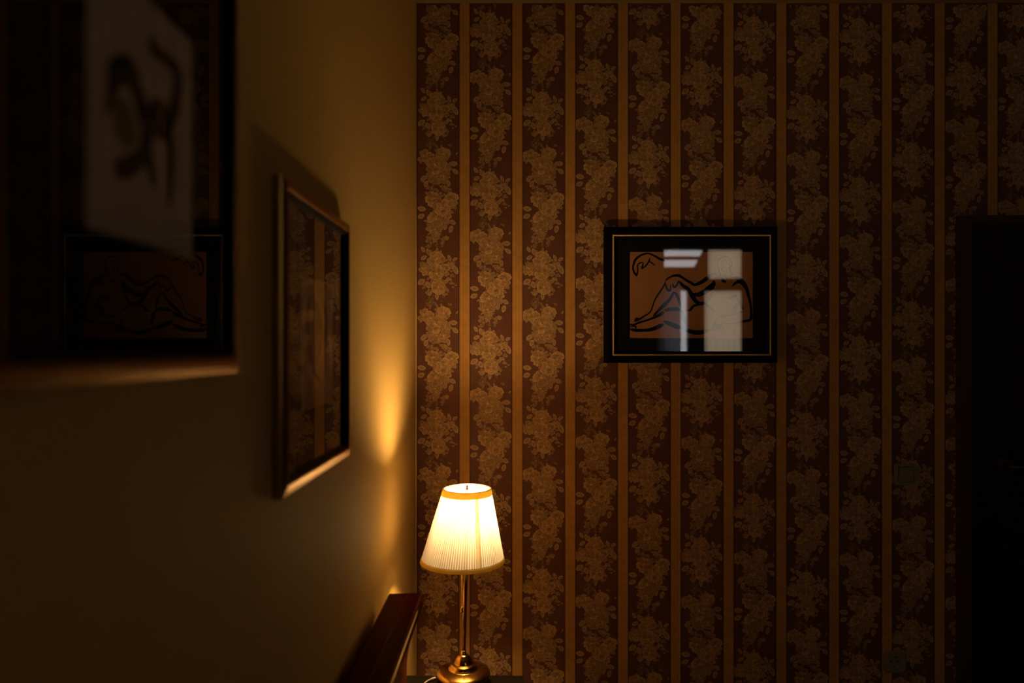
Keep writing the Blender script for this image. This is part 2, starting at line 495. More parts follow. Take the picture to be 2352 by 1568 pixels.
def motif_B():
    s = []
    sprig(s, 60, 330, 300, 450, 30, .9); sprig(s, 40, 340, 130, 320, 16, .8); sprig(s, 100, 260, 40, 90, 6, .7); sprig(s, 80, 260, 450, 530, 10, .55)
    for l in ((55, 34, 58, 32, 1.0), (100, 56, 66, 34, 1.3), (62, 108, 60, 36, -0.5), (205, 66, 54, 30, 2.2)): leaf(s, *l)
    for l in ((292, 112, 66, 30, 1.2), (342, 122, 50, 30, -0.5), (300, 180, 70, 34, 1.0), (345, 215, 92, 46, 1.1), (322, 165, 50, 24, .9)): leaf(s, *l)
    for l in ((40, 325, 74, 50, -0.6), (98, 352, 66, 44, 1.1), (262, 322, 60, 34, -0.6), (290, 300, 50, 26, .3)): leaf(s, *l)
    for l in ((120, 430, 50, 28, 2.2), (180, 450, 76, 34, 1.5), (235, 415, 50, 28, .7)): leaf(s, *l)
    flower(s, 240, 215, 62, bright=.92); flower(s, 56, 205, 58); flower(s, 190, 375, 66); flower(s, 170, 128, 78); flower(s, 178, 248, 74)
    buds(s, ((330, 340), (350, 362), (322, 378), (255, 390), (265, 440)), 12)
    return s

CELL = [(0, motif_C()), (400, motif_A()), (890, motif_B())]
CELLH = 365 * 3.92
phase_px = [337, 155, 337, 263, 82, 265, 164, 344, 168, 88, 268, 88, 300, 120, 300, 220]
tri_loc = []
for k in range(NB):
    tri_loc.append((0, 1 + k, 1 + (k + 1) % NB))
quad_loc = []
for rg in range(2):
    a, b = 1 + rg * NB, 1 + (rg + 1) * NB
    for k in range(NB):
        j = (k + 1) % NB
        quad_loc.append((a + k, b + k, b + j, a + j))
tri_loc, quad_loc = np.array(tri_loc), np.array(quad_loc)
NPV = 1 + 3 * NB
allv, allc = [], []
door_z = CH + (CY - 497) / PX
ncol = int((XR - COL0) / PERIOD) + 1
for c in range(ncol):
    left = COL0 + c * PERIOD
    for rep in range(-1, 8):
        y0px = phase_px[c % len(phase_px)] - 365 + 365 * rep
        for off, mot in CELL:
            ypx = y0px + off / 3.92
            ztop = CH + (CY - ypx) / PX
            if ztop < -0.05 or ztop - 480 * U > ZC: continue
            for i, (v, h, col) in enumerate(mot):
                x = left + v[:, 0] * U
                z = ztop - v[:, 1] * U
                if x.min() < XL + 0.004 or x.max() > XR: continue
                if z.max() > zc0 - 0.002 or z.min() < 0.092: continue
                if x.max() > DX0 + 0.01 and x.min() < DX1 - 0.01 and z.min() < door_z - 0.01: continue
                x = np.clip(x, left + 0.0015, left + FIELD * PERIOD - 0.0015)
                y = YB - (0.00008 + i * 0.000004 + h * 0.0006)
                allv.append(np.stack([x, y, z], 1)); allc.append(col)
npc = len(allv)
V = np.concatenate(allv).astype(np.float32); C = np.concatenate(allc).astype(np.float32)
base = (np.arange(npc) * NPV)
loops_t = (tri_loc[None] + base[:, None, None]).reshape(-1)
loops_q = (quad_loc[None] + base[:, None, None]).reshape(-1)
# viewed from -Y the local winding must face the room
me = bpy.data.meshes.new('floral_print')
nt_, nq_ = len(loops_t) // 3, len(loops_q) // 4
me.vertices.add(len(V)); me.vertices.foreach_set('co', V.reshape(-1))
me.loops.add(len(loops_t) + len(loops_q))
me.loops.foreach_set('vertex_index', np.concatenate([loops_t, loops_q]).astype(np.int32))
me.polygons.add(nt_ + nq_)
me.polygons.foreach_set('loop_start', np.concatenate([np.arange(nt_) * 3, nt_ * 3 + np.arange(nq_) * 4]).astype(np.int32))
me.polygons.foreach_set('use_smooth', np.ones(nt_ + nq_, dtype=bool))
at = me.color_attributes.new('tint', 'FLOAT_COLOR', 'POINT')
at.data.foreach_set('color', np.concatenate([C, np.ones((len(C), 1), np.float32)], 1).reshape(-1))
me.update(calc_edges=True); me.validate()
fl = bpy.data.objects.new('floral_print', me); COL.objects.link(fl)
me.materials.append(M['print']); fl.parent = wall_back; fl['kind'] = 'stuff'
fl['label'] = 'tan printed roses and leaves climbing the dark bands'
print('floral pieces', npc, 'faces', nt_ + nq_)

# ------------------------------------------------------------------ door in the papered wall
dr = empty('door_1', ((DX0 + DX1) / 2, YB, 0)); struct(dr, 'dark stained panelled door in the papered wall', 'door')
dz = door_z
cw = 27 / PX
yc = YB - 0.022
box('casing_post', DX0, DX0 + cw, yc, YB, 0, dz, M['casing'], dr, 0.003)
box('casing_post', DX1 - cw, DX1, yc, YB, 0, dz, M['casing'], dr, 0.003)
box('casing_head', DX0 + cw, DX1 - cw, yc, YB, dz - 18 / PX, dz, M['casing'], dr, 0.003)
lx0, lx1, lz1 = DX0 + cw + 0.003, DX1 - cw - 0.003, dz - 18 / PX - 0.004
leafo = box('door_leaf', lx0, lx1, YB - 0.010, YB - 0.0005, 0.005, lz1, M['darkdoor'], dr, 0.002)
def panel(x0, x1, z0, z1):
    fr = bmesh.new()
    bm_box(fr, x0, x1, YB - 0.0145, YB - 0.0095, z0, z0 + 0.022); bm_box(fr, x0, x1, YB - 0.0145, YB - 0.0095, z1 - 0.022, z1)
    bm_box(fr, x0, x0 + 0.022, YB - 0.0145, YB - 0.0095, z0 + 0.022, z1 - 0.022); bm_box(fr, x1 - 0.022, x1, YB - 0.0145, YB - 0.0095, z0 + 0.022, z1 - 0.022)
    bmo('panel_moulding', fr, M['darkdoor'], leafo, False, 0.002)
    box('panel', x0 + 0.04, x1 - 0.04, YB - 0.0135, YB - 0.0095, z0 + 0.04, z1 - 0.04, M['darkdoor'], leafo, 0.004)
xm = (lx0 + lx1) / 2
for x0, x1 in ((lx0 + 0.10, xm - 0.03), (xm + 0.03, lx1 - 0.10)):
    panel(x0, x1, 0.22, 0.92); panel(x0, x1, 1.10, lz1 - 0.14)
hx, hz = P(2300, 1066, YB)
M['handle'] = pmat('dark_bronze_handle', (0.10, 0.065, 0.035), 0.4, 0.8, 0.5, 0.1, 60)
bm = bmesh.new(); bm_tube(bm, [(hx, YB - 0.010, hz), (hx, YB - 0.016, hz), (hx, YB - 0.018, hz)], [0.024, 0.024, 0.020], 24)
hdl = bmo('handle_rose', bm, M['handle'], dr)
tube('handle_lever', spline([(hx, YB - 0.018, hz), (hx, YB - 0.050, hz), (hx + 0.012, YB - 0.060, hz), (hx + 0.05, YB - 0.060, hz + 0.002), (hx + 0.10, YB - 0.056, hz - 0.004)], 5), 0.007, M['handle'], hdl)

# ------------------------------------------------------------------ window behind the viewer (seen only as reflections)
win = empty('window_1', ((WX0 + WX1) / 2, YR, WZ0)); struct(win, 'tall window in the wall behind the viewer', 'window')
y0, y1 = YR - 0.09, YR - 0.03
bm = bmesh.new()
bm_box(bm, WX0, WX0 + 0.04, y0, y1, WZ0, WZ1); bm_box(bm, WX1 - 0.04, WX1, y0, y1, WZ0, WZ1)
bm_box(bm, WX0 + 0.04, WX1 - 0.04, y0, y1, WZ0, WZ0 + 0.05); bm_box(bm, WX0 + 0.04, WX1 - 0.04, y0, y1, WZ1 - 0.03, WZ1)
bmo('window_frame', bm, M['whitefr'], win, False, 0.004)
box('mullion', 1.745, 1.912, y0, y1, WZ0 + 0.05, 2.085, M['navy'], win, 0.004)
mesh('mullion', [(x, y, z) for y in (y0, y1) for x, z in ((1.82, 2.20), (1.945, 2.20), (1.945, WZ1 - 0.03), (1.905, WZ1 - 0.03), (1.82, 2.325))],
     [(0, 1, 2, 3, 4), (9, 8, 7, 6, 5)] + [(i, (i + 1) % 5, 5 + (i + 1) % 5, 5 + i) for i in range(5)], M['navy'], win)
box('blind_board', WX0 + 0.04, 1.819, y0 + 0.01, y1, 2.20, 2.318, M['casing'], win, 0.003)
box('glazing_bar', WX0 + 0.04, 1.86, y0 + 0.02, y1 - 0.01, 2.392, 2.425, M['casing'], win, 0.003)
box('transom_rail', WX0 + 0.04, WX1 - 0.04, y0, y1, 2.085, 2.20, M['navy'], win, 0.004)
for x0, x1, z0, z1 in ((WX0 + .04, 1.745, WZ0 + .05, 2.085), (1.912, WX1 - .04, WZ0 + .05, 2.085), (WX0 + .04, 1.875, 2.318, WZ1 - .03), (1.945, WX1 - .04, 2.2, WZ1 - .03)):
    mesh('window_pane', [(x0, YR - .06, z0), (x1, YR - .06, z0), (x1, YR - .06, z1), (x0, YR - .06, z1)], [(0, 1, 2, 3)], M['pane'], win)
def curtain(name, x0, x1, z0, z1, y, mat, label, waves, amp=0.008):
    n_ = waves * 8; bm_ = bmesh.new(); rows = []
    for z in (z0, z1):
        rows.append([bm_.verts.new((x0 + (x1 - x0) * i / n_, y + amp * math.sin(2 * math.pi * i / 8), z)) for i in range(n_ + 1)])
    for i in range(n_): bm_.faces.new((rows[0][i], rows[0][i + 1], rows[1][i + 1], rows[1][i]))
    o = bmo(name, bm_, mat, None, True, recalc=False)
    tag(o, label, 'curtain')
    return o
curtain('sheer_curtain', 1.914, WX1 - .042, WZ0 + .052, 2.083, YR - 0.050, M['sheer'], 'sheer beige curtain on the lower right light of the window', 6)
curtain('sheer_curtain', 1.947, WX1 - .042, 2.202, WZ1 - .032, YR - 0.050, M['sheer'], 'short sheer beige curtain on the upper right light of the window', 6)
curtain('drape', 1.42, 1.655, 1.20, 2.22, YR + 0.05, M['drape'], 'grey drape gathered at the left of the window', 5)

# ------------------------------------------------------------------ framed pictures
def frame_loop(prof, u0, u1, v0, v1, place, name, mat, parent, smooth=True):
    """prof: (inset from the outer edge, height off the wall); mitred moulding around the rectangle"""
    bm_ = bmesh.new(); rings = []
    for ins, d in prof:
        rings.append([bm_.verts.new(place(u, v, d)) for u, v in ((u0 + ins, v0 + ins), (u1 - ins, v0 + ins), (u1 - ins, v1 - ins), (u0 + ins, v1 - ins))])
    for a, b in zip(rings, rings[1:]):
        for i in range(4):
            j = (i + 1) % 4
            bm_.faces.new((a[i], a[j], b[j], b[i]))
    for i in range(4):        # back
        j = (i + 1) % 4
        bm_.faces.new((rings[-1][i], rings[-1][j], rings[0][j], rings[0][i]))
    return bmo(name, bm_, mat, parent, False)

def slab(name, u0, u1, v0, v1, d0, d1, place, mat, parent):
    vs = [place(u, v, d) for u in (u0, u1) for v in (v0, v1) for d in (d0, d1)]
    return mesh(name, vs, BF, mat, parent)

def ribbons(name, strokes, place2, d, mat, parent, colours=None, sub=6):
    """brush strokes: flat tapered ribbons in the plane of the sheet. strokes: list of [(u, v, w), ...]"""
    bm_ = bmesh.new(); lay = bm_.verts.layers.float_color.new('tint')
    for si, st in enumerate(strokes):
        c = colours[si] if colours else (0, 0, 0)
        q = spline(st, sub)
        prev = None
        for i, p_ in enumerate(q):
            t = q[min(i + 1, len(q) - 1)][:2] - q[max(i - 1, 0)][:2]
            nn = np.array([-t[1], t[0]]); nn /= (np.linalg.norm(nn) + 1e-9)
            taper = min(1.0, 0.45 + 0.55 * min(i, len(q) - 1 - i) / 3.0)
            w = max(p_[2], 0.0002) * 0.5 * taper
            dd = d + 0.000003 * si
            a = bm_.verts.new(place2(*(p_[:2] + nn * w), dd)); b = bm_.verts.new(place2(*(p_[:2] - nn * w), dd))
            a[lay] = (*c, 1); b[lay] = (*c, 1)
            if prev:
                try: bm_.faces.new((prev[0], a, b, prev[1]))
                except ValueError: pass
            prev = (a, b)
    return bmo(name, bm_, mat, parent, recalc=False)

# --- the landscape picture on the papered wall
def place_b(u, v, d): return (u, YB - d, v)
YF = YB - 0.020
bx0, bz1 = P(1388, 520, YF); bx1, bz0 = P(1787, 833, YF)
pic = empty('framed_picture', ((bx0 + bx1) / 2, YB - 0.001, bz0))
tag(pic, 'landscape black framed line drawing of a reclining figure on the striped wallpaper', 'picture', 'framed pictures on the walls')
gx0, gz1 = P(1407, 538, YF); gx1, gz0 = P(1772, 817, YF)
gi = 3.6 / PX
m_ = (gx0 - bx0)
frame_loop([(0, 0.001), (0, 0.013), (0.004, 0.018), (0.012, 0.0205), (m_ - 0.004, 0.020), (m_, 0.0185), (m_, 0.001)], bx0, bx1, bz0, bz1, place_b, 'frame', M['black'], pic)
frame_loop([(0, 0.004), (0, 0.0195), (gi * .5, 0.0210), (gi, 0.0195), (gi, 0.004)], gx0 + 0.0002, gx1 - 0.0002, gz0 + 0.0002, gz1 - 0.0002, place_b, 'gold_fillet', M['gold'], pic)
li = gi + 0.0005
frame_loop([(0, 0.004), (0, 0.0175), (0.006, 0.0140), (0.009, 0.0105), (0.009, 0.004)], gx0 + li, gx1 - li, gz0 + li, gz1 - li, place_b, 'inner_lip', M['black'], pic)
slab('backing_board', gx0 + li, gx1 - li, gz0 + li, gz1 - li, 0.001, 0.0038, place_b, M['matblack'], pic)
ax0, az1 = P(1446, 578.5, YB - 0.006); ax1, az0 = P(1729, 776.5, YB - 0.006)
mi = 0.0093 + li
mat_ = frame_loop([(0, 0.004), (0, 0.0075), (ax0 - gx0 - mi, 0.0075), (ax0 - gx0 - mi + 0.0008, 0.0062), (ax0 - gx0 - mi + 0.0008, 0.004)], gx0 + mi, gx1 - mi, gz0 + mi, gz1 - mi, place_b, 'mat_board', M['matblack'], pic)
# the window of the mat is not the same on all sides, so the sheet is laid on top of the backing, its own rectangle
bpy.data.objects.remove(mat_, do_unlink=True)
bm = bmesh.new()
ox0, ox1, oz0, oz1 = gx0 + mi, gx1 - mi, gz0 + mi, gz1 - mi
for q in ((ox0, ax0, oz0, oz1), (ax1, ox1, oz0, oz1), (ax0, ax1, oz0, az0), (ax0, ax1, az1, oz1)):
    bm_box(bm, q[0], q[1], YB - 0.0075, YB - 0.0045, q[2], q[3])
bmo('mat_board', bm, M['matblack'], pic)
sheet = slab('art_sheet', ax0 - 0.0, ax1 + 0.0, az0, az1, 0.0042, 0.0060, place_b, M['tanpaper'], pic)
sheet['label'] = 'tan paper with a brush drawing of a reclining figure and a hand'
def dpt(cx, cy, w=14):
    x, z = P(1430 + cx / 6.534, 560 + cy / 6.534, YB - 0.006)
    return (x, z, 1.65 * w / 6.534 / PX)
RAW = [
 [(645,255,24),(560,225,22),(480,180,18),(400,145,16),(330,150,16),(250,185,20),(190,240,22),(170,290,20),(155,350,16),(170,420,18),(215,485,22)],
 [(212,480,20),(228,400,14),(225,330,12),(250,290,12),(315,275,10)],
 [(312,280,10),(300,330,14),(282,378,18)], [(285,375,14),(340,335,12),(390,270,14),(412,210,14)], [(395,258,12),(440,285,12),(492,328,10)],
 [(650,560,14),(600,660,14),(540,750,16),(480,850,12),(450,940,12),(415,1020,12),(330,1080,14),(250,1130,18),(175,1165,16)],
 [(102,1205,16),(170,1212,18),(250,1178,20),(350,1150,16),(470,1105,22),(560,1060,32),(620,1020,36)],
 [(180,1165,12),(205,1120,18),(245,1120,14)], [(105,1240,10),(190,1235,14),(200,1275,16)],
 [(455,1085,16),(520,1020,24),(600,940,34),(680,860,30),(740,780,24),(762,715,18)],
 [(105,1278,22),(200,1295,30),(300,1295,28),(420,1285,32),(520,1250,38),(615,1205,36)],
 [(610,1155,24),(700,1195,40),(800,1235,44),(885,1268,30)],
 [(625,1000,28),(700,985,34),(800,978,36),(850,990,30),(900,1040,30),(922,1120,32),(935,1205,20)],
 [(640,552,16),(700,505,18),(780,475,24),(850,478,28),(900,505,22),(960,548,22),(1020,580,26),(1080,612,26),(1150,590,32),(1220,550,36),(1280,505,34),(1340,455,26),(1430,448,16)],
 [(640,585,14),(660,660,20),(690,700,20),(720,680,16),(722,610,14)], [(745,590,12),(770,645,20),(805,628,16),(832,580,14),(852,545,14)],
 [(850,560,20),(900,620,30),(960,660,36),(1010,720,38),(1050,790,40),(1100,860,36),(1160,895,34),(1245,880,26)],
 [(760,720,18),(810,760,26),(850,850,26),(875,965,18)],
 [(1040,745,24),(1130,762,40),(1220,722,46),(1300,682,40),(1375,650,24)], [(1372,545,24),(1358,610,44),(1290,655,34),(1220,690,14)],
 [(960,1005,16),(1020,985,22),(1060,935,22),(1140,912,18),(1245,895,14)],
 [(1362,690,14),(1320,790,18),(1280,850,20),(1262,900,24),(1310,960,22),(1385,1012,14)],
 [(885,1262,22),(980,1300,34),(1080,1325,40),(1180,1325,40),(1280,1298,26),(1335,1275,16)],
 [(1500,545,10),(1470,470,11),(1440,380,10),(1430,300,10),(1450,230,12),(1510,195,14),(1580,200,14),(1630,250,12),(1640,310,10),(1612,372,10),(1632,425,10),(1662,492,12)],
 [(1468,262,10),(1540,250,10)], [(1478,290,8),(1500,340,8),(1490,400,10),(1525,410,8)], [(1508,492,10),(1560,472,10),(1602,448,8)], [(1590,285,9),(1606,330,9),(1588,372,9)],
 [(1488,515,20),(1512,555,28),(1560,572,20)],
 [(1655,490,20),(1740,530,42),(1810,590,44),(1860,670,34),(1890,780,26),(1920,900,22),(1930,1020,22),(1925,1120,26),(1895,1148,24),(1830,1160,24),(1700,1185,14),(1580,1197,12),(1500,1195,10)],
 [(1648,635,18),(1690,590,22),(1750,570,28),(1805,600,20)],
 [(1535,812,22),(1620,805,32),(1690,782,26),(1715,768,16)], [(1702,785,16),(1740,870,22),(1780,940,22),(1812,985,26)], [(1732,888,24),(1690,960,40),(1645,1035,22)],
 [(1805,1008,12),(1700,1050,12),(1600,1075,12),(1500,1085,12),(1420,1110,12),(1390,1160,16),(1370,1230,22),(1335,1300,22)],
 [(1400,1190,30),(1380,1260,56),(1395,1310,40)], [(1440,1305,30),(1455,1240,36),(1492,1195,16)],
]
strokes = [[dpt(*p_) for p_ in st] for st in RAW]
inkc = [(0.006, 0.006, 0.006)] * len(strokes)
for i in (16, 18, 20): inkc[i] = (0.008, 0.012, 0.035)
inkc[12] = (0.03, 0.045, 0.012); inkc[11] = (0.012, 0.018, 0.014)
ribbons('ink_drawing', strokes, place_b, 0.0062, M['paint'], sheet, inkc)
gl_ = 0.009
mesh('glass', [place_b(u, v, gl_) for u, v in ((ox0, oz0), (ox1, oz0), (ox1, oz1), (ox0, oz1))], [(0, 1, 2, 3)], M['glass'], pic, recalc=False)

# --- the two portrait pictures on the cream wall
def place_l(u, v, d): return (XL + d, u, v)
def portrait(ya, yb, za, zb, sheet_rect, label, strokes, cols, paper):
    t = empty('framed_picture', (XL + 0.001, (ya + yb) / 2, za))
    tag(t, label, 'picture', 'framed pictures on the walls')
    frame_loop([(0, 0.001), (0, 0.0115), (0.0012, 0.0142), (0.0060, 0.0162), (0.0105, 0.0176), (0.0150, 0.0186), (0.0165, 0.0184), (0.0175, 0.0170), (0.0175, 0.001)],
               ya, yb, za, zb, place_l, 'frame', M['bronze'], t)
    i0 = 0.0176
    frame_loop([(0, 0.004), (0, 0.0165), (0.004, 0.0150), (0.008, 0.0115), (0.008, 0.004)], ya + i0, yb - i0, za + i0, zb - i0, place_l, 'inner_lip', M['black'], t)
    slab('backing_board', ya + i0, yb - i0, za + i0, zb - i0, 0.001, 0.0038, place_l, M['matblack'], t)
    i1 = i0 + 0.0082
    u0, u1, v0, v1 = sheet_rect
    bm_ = bmesh.new()
    for a, b, c, d in ((ya + i1, u0, za + i1, zb - i1), (u1, yb - i1, za + i1, zb - i1), (u0, u1, za + i1, v0), (u0, u1, v1, zb - i1)):
        bm_box(bm_, XL + 0.0045, XL + 0.0075, a, b, c, d)
    bmo('mat_board', bm_, M['matblack'], t)
    sh = slab('art_sheet', u0, u1, v0, v1, 0.0042, 0.006, place_l, M[paper], t)
    ribbons('painted_figure', strokes, place_l, 0.0062, M['paint'], sh, cols)
    q = [place_l(u, v, 0.0095) for u, v in ((ya + i1, za + i1), (yb - i1, za + i1), (yb - i1, zb - i1), (ya + i1, zb - i1))]
    mesh('glass', q, [(0, 1, 2, 3)], M['glass'], t, recalc=False)
    return t

XA = XL + 0.006
def lp(cx, cy, w):            # from the zoomed view of the near picture (scale 1.782)
    y, z = PW(cx / 1.782, cy / 1.782, XA)
    return (y, z, w)
DKB, YEL, GRB = (0.035, 0.038, 0.032), (0.34, 0.27, 0.075), (0.10, 0.085, 0.06)
near_strokes = [
 [lp(490,400,.020), lp(500,460,.030), lp(515,540,.034), lp(520,610,.020)],
 [lp(640,400,.030), lp(650,480,.045), lp(640,560,.035)],
 [lp(430,470,.006), lp(455,380,.012), lp(470,300,.022), lp(530,290,.024), lp(555,360,.020), lp(580,440,.022), lp(600,540,.020), lp(580,640,.016), lp(500,690,.018), lp(465,670,.012)],
 [lp(630,150,.010), lp(630,200,.014), lp(690,250,.012), lp(725,300,.016), lp(720,420,.018), lp(690,520,.014), lp(700,620,.014), lp(695,760,.010), lp(690,850,.006)],
 [lp(600,560,.014), lp(615,680,.012), lp(635,770,.010)],
 [lp(560,420,.012), lp(610,480,.018), lp(640,520,.016), lp(690,560,.012)],
]
near_cols = [YEL, GRB, DKB, DKB, DKB, DKB]
ny0, ny1 = 0.39, 0.770
zb0 = 1.483
su0, _ = PW(195, 590, XA); su1, sv0 = PW(442, 592, XA); _, sv1 = PW(442, 97, XA)
portrait(ny0, ny1, zb0, zb0 + 0.4365, (su0, su1, sv0, sv1), 'large blurred bronze framed picture nearest the viewer with a pale painted sheet', near_strokes, near_cols, 'palepaper')

def lq(px, py, w):
    y, z = PW(px, py, XA)
    return (y, z, w)
far_strokes = [
 [lq(722,690,.020), lq(728,720,.034), lq(736,770,.036), lq(732,820,.020)],
 [lq(712,680,.010), lq(706,730,.012), lq(710,790,.014), lq(720,850,.010), lq(738,880,.008)],
 [lq(744,690,.010), lq(750,740,.012), lq(746,800,.010)],
]
su0, sv0 = PW(691, 943, XA); su1, _ = PW(765, 900, XA); _, sv1 = PW(691, 629, XA)
portrait(0.913, 1.292, 1.3075, 1.744, (su0, su1, sv0, sv1), 'smaller looking bronze framed picture on the cream wall left of the lamp', far_strokes, [GRB, DKB, DKB], 'dullpaper')

# ------------------------------------------------------------------ table lamp
LX, LY = (1065 - CX) * 1.80 / F, 1.80
def lz(py): return CH + (CY - py) * LY / F
TZ = 0.623                                     # table top under the lamp
lamp = empty('table_lamp', (LX, LY, TZ))
tag(lamp, 'brass table lamp with a glowing cream pleated shade on the small bedside table', 'lamp')
sx_t, sx_b = (1073 - CX) * LY / F, (1062.5 - CX) * LY / F      # the shade hangs slightly askew
rt, rb = 54.0 * LY / F, 95.5 * LY / F
zt, zb = lz(1121), lz(1287)
c0 = Vector((LX, LY, 0))
z_lip = lz(1545)
lathe('base', [(0.0, TZ), (0.056, TZ), (0.058, TZ + 0.004), (0.060, TZ + 0.012), (0.066, z_lip - 0.008), (0.0700, z_lip - 0.003), (0.0700, z_lip + 0.001),
               (0.0680, z_lip + 0.0045), (0.060, z_lip + 0.0085), (0.050, z_lip + 0.0120), (0.042, z_lip + 0.0140), (0.0395, z_lip + 0.0145), (0.0385, z_lip + 0.0165),
               (0.0372, z_lip + 0.0175), (0.0350, z_lip + 0.0195), (0.0335, z_lip + 0.0230), (0.0310, z_lip + 0.0255), (0.0270, z_lip + 0.0270), (0.0245, z_lip + 0.0275),
               (0.0235, z_lip + 0.0310), (0.0210, z_lip + 0.0375), (0.0170, z_lip + 0.0430), (0.0135, z_lip + 0.0460), (0.0135, z_lip + 0.0475), (0.0120, z_lip + 0.0485),
               (0.0085, z_lip + 0.0490), (0.0075, z_lip + 0.0520), (0.0062, z_lip + 0.0600), (0.0, z_lip + 0.0605)], (LX, LY), M['brass'], lamp, 72)
zs0 = z_lip + 0.059
sx_top = (1071.5 - CX) * LY / F
ztop_st = zb + 0.052
bm = bmesh.new(); bm_tube(bm, [(LX, LY, zs0), (LX + (sx_top - LX) * .5, LY, (zs0 + ztop_st) / 2), (sx_top, LY, ztop_st)], 0.0054, 16)
bmo('stem', bm, M['brass'], lamp, True)
sock = lathe('bulb_socket', [(0.0054, ztop_st - 0.004), (0.016, ztop_st - 0.002), (0.0175, ztop_st + 0.004), (0.0175, ztop_st + 0.042), (0.015, ztop_st + 0.045), (0.0, ztop_st + 0.045)], (sx_top, LY), M['brass'], lamp, 32)
zbulb = ztop_st + 0.045
bulb = lathe('bulb', [(0.0, zbulb + 0.001), (0.0115, zbulb + 0.001), (0.0130, zbulb + 0.008), (0.0200, zbulb + 0.022), (0.0270, zbulb + 0.038), (0.0250, zbulb + 0.053), (0.0150, zbulb + 0.064), (0.0, zbulb + 0.067)], (sx_top, LY), M['bulb'], lamp, 20)
# shade
def shade_ring(t, r_off=0.0):
    """t 0 bottom .. 1 top -> centre x, radius, z"""
    return sx_b + (sx_t - sx_b) * t, rb + (rt - rb) * t + r_off, zb + (zt - zb) * t
NP = 104
NS = NP * 6
rows = [0.0, 0.02, 0.06, 0.15, 0.3, 0.45, 0.6, 0.75, 0.87, 0.94, 0.98, 1.0]
rp = random.Random(3)
pl_w = [rp.uniform(0.75, 1.25) for _ in range(NP)]; pl_c = [rp.uniform(0.86, 1.06) for _ in range(NP)]
bm = bmesh.new(); lay = bm.verts.layers.float_color.new('thick')
prev = None
for t in rows:
    cxx, r, z = shade_ring(t)
    ring = []
    amp = 0.0006 * (0.5 + 0.5 * (1 - abs(2 * t - 1))) + 0.0002
    for i in range(NS):
        a = 2 * math.pi * i / NS
        ph = (i % 6) / 6.0
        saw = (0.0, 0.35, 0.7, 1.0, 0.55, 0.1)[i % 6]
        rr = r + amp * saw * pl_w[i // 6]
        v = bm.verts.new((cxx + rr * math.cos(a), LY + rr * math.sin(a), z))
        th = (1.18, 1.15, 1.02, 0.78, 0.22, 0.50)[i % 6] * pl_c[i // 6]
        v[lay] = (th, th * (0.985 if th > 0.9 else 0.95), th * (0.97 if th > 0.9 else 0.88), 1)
        ring.append(v)
    if prev:
        for i in range(NS):
            j = (i + 1) % NS
            bm.faces.new((prev[i], prev[j], ring[j], ring[i]))
    prev = ring
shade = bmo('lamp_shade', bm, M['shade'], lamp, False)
shade['label'] = 'cream pleated fabric shade, glowing'
def band(name, t0, t1, off, thick, mat, parent, a0=0.0, a1=2 * math.pi, n=120, rowsn=2):
    bm_ = bmesh.new(); closed = abs(a1 - a0 - 2 * math.pi) < 1e-6
    rings = []
    for k in range(rowsn + 1):
        cxx, r, z = shade_ring(t0 + (t1 - t0) * k / rowsn)
        bulge = thick * math.sin(math.pi * (0.15 + 0.7 * k / rowsn))
        rings.append([bm_.verts.new((cxx + (r + off + bulge) * math.cos(a0 + (a1 - a0) * i / n), LY + (r + off + bulge) * math.sin(a0 + (a1 - a0) * i / n), z)) for i in range(n if closed else n + 1)])
    for a, b in zip(rings, rings[1:]):
        m2 = len(a)
        for i in range(m2 if closed else m2 - 1):
            j = (i + 1) % m2
            bm_.faces.new((a[i], a[j], b[j], b[i]))
    return bmo(name, bm_, mat, parent, True)
band('top_trim', 0.915, 1.004, 0.0010, 0.0006, M['tape'], shade)
band('bottom_trim', -0.004, 0.040, 0.0012, 0.0008, M['tape'], shade, rowsn=3)
band('bottom_piping', 0.042, 0.056, 0.0013, 0.0005, M['tape'], shade, rowsn=2)
sa = -math.pi / 2 + math.asin(0.475)
band('seam_strip', 0.056, 0.915, 0.0014, 0.0004, M['seam'], shade, sa - 0.12, sa, 8, 6)
band('seam_edge', 0.0, 0.99, 0.0022, 0.0003, M['tape'], shade, sa - 0.012, sa + 0.006, 2, 6)
# spider wires and finial at the top of the shade
bm = bmesh.new()
for k in range(3):
    a = R(30 + 120 * k)
    bm_tube(bm, [(sx_t, LY, zt - 0.003), (sx_t + rt * math.cos(a), LY + rt * math.sin(a), zt - 0.001)], 0.0012, 6)
bm_tube(bm, [(sx_t + (rt - .0008) * math.cos(2 * math.pi * i / 48), LY + (rt - .0008) * math.sin(2 * math.pi * i / 48), zt) for i in range(49)], 0.0012, 6, False)
bmo('shade_wire', bm, M['brass'], shade, True)
lathe('finial', [(0.0, zt - 0.006), (0.004, zt - 0.005), (0.0045, zt - 0.001), (0.0028, zt + 0.001), (0.0038, zt + 0.004), (0.0030, zt + 0.007), (0.0, zt + 0.009)], (sx_t, LY), M['handle'], lamp, 16)
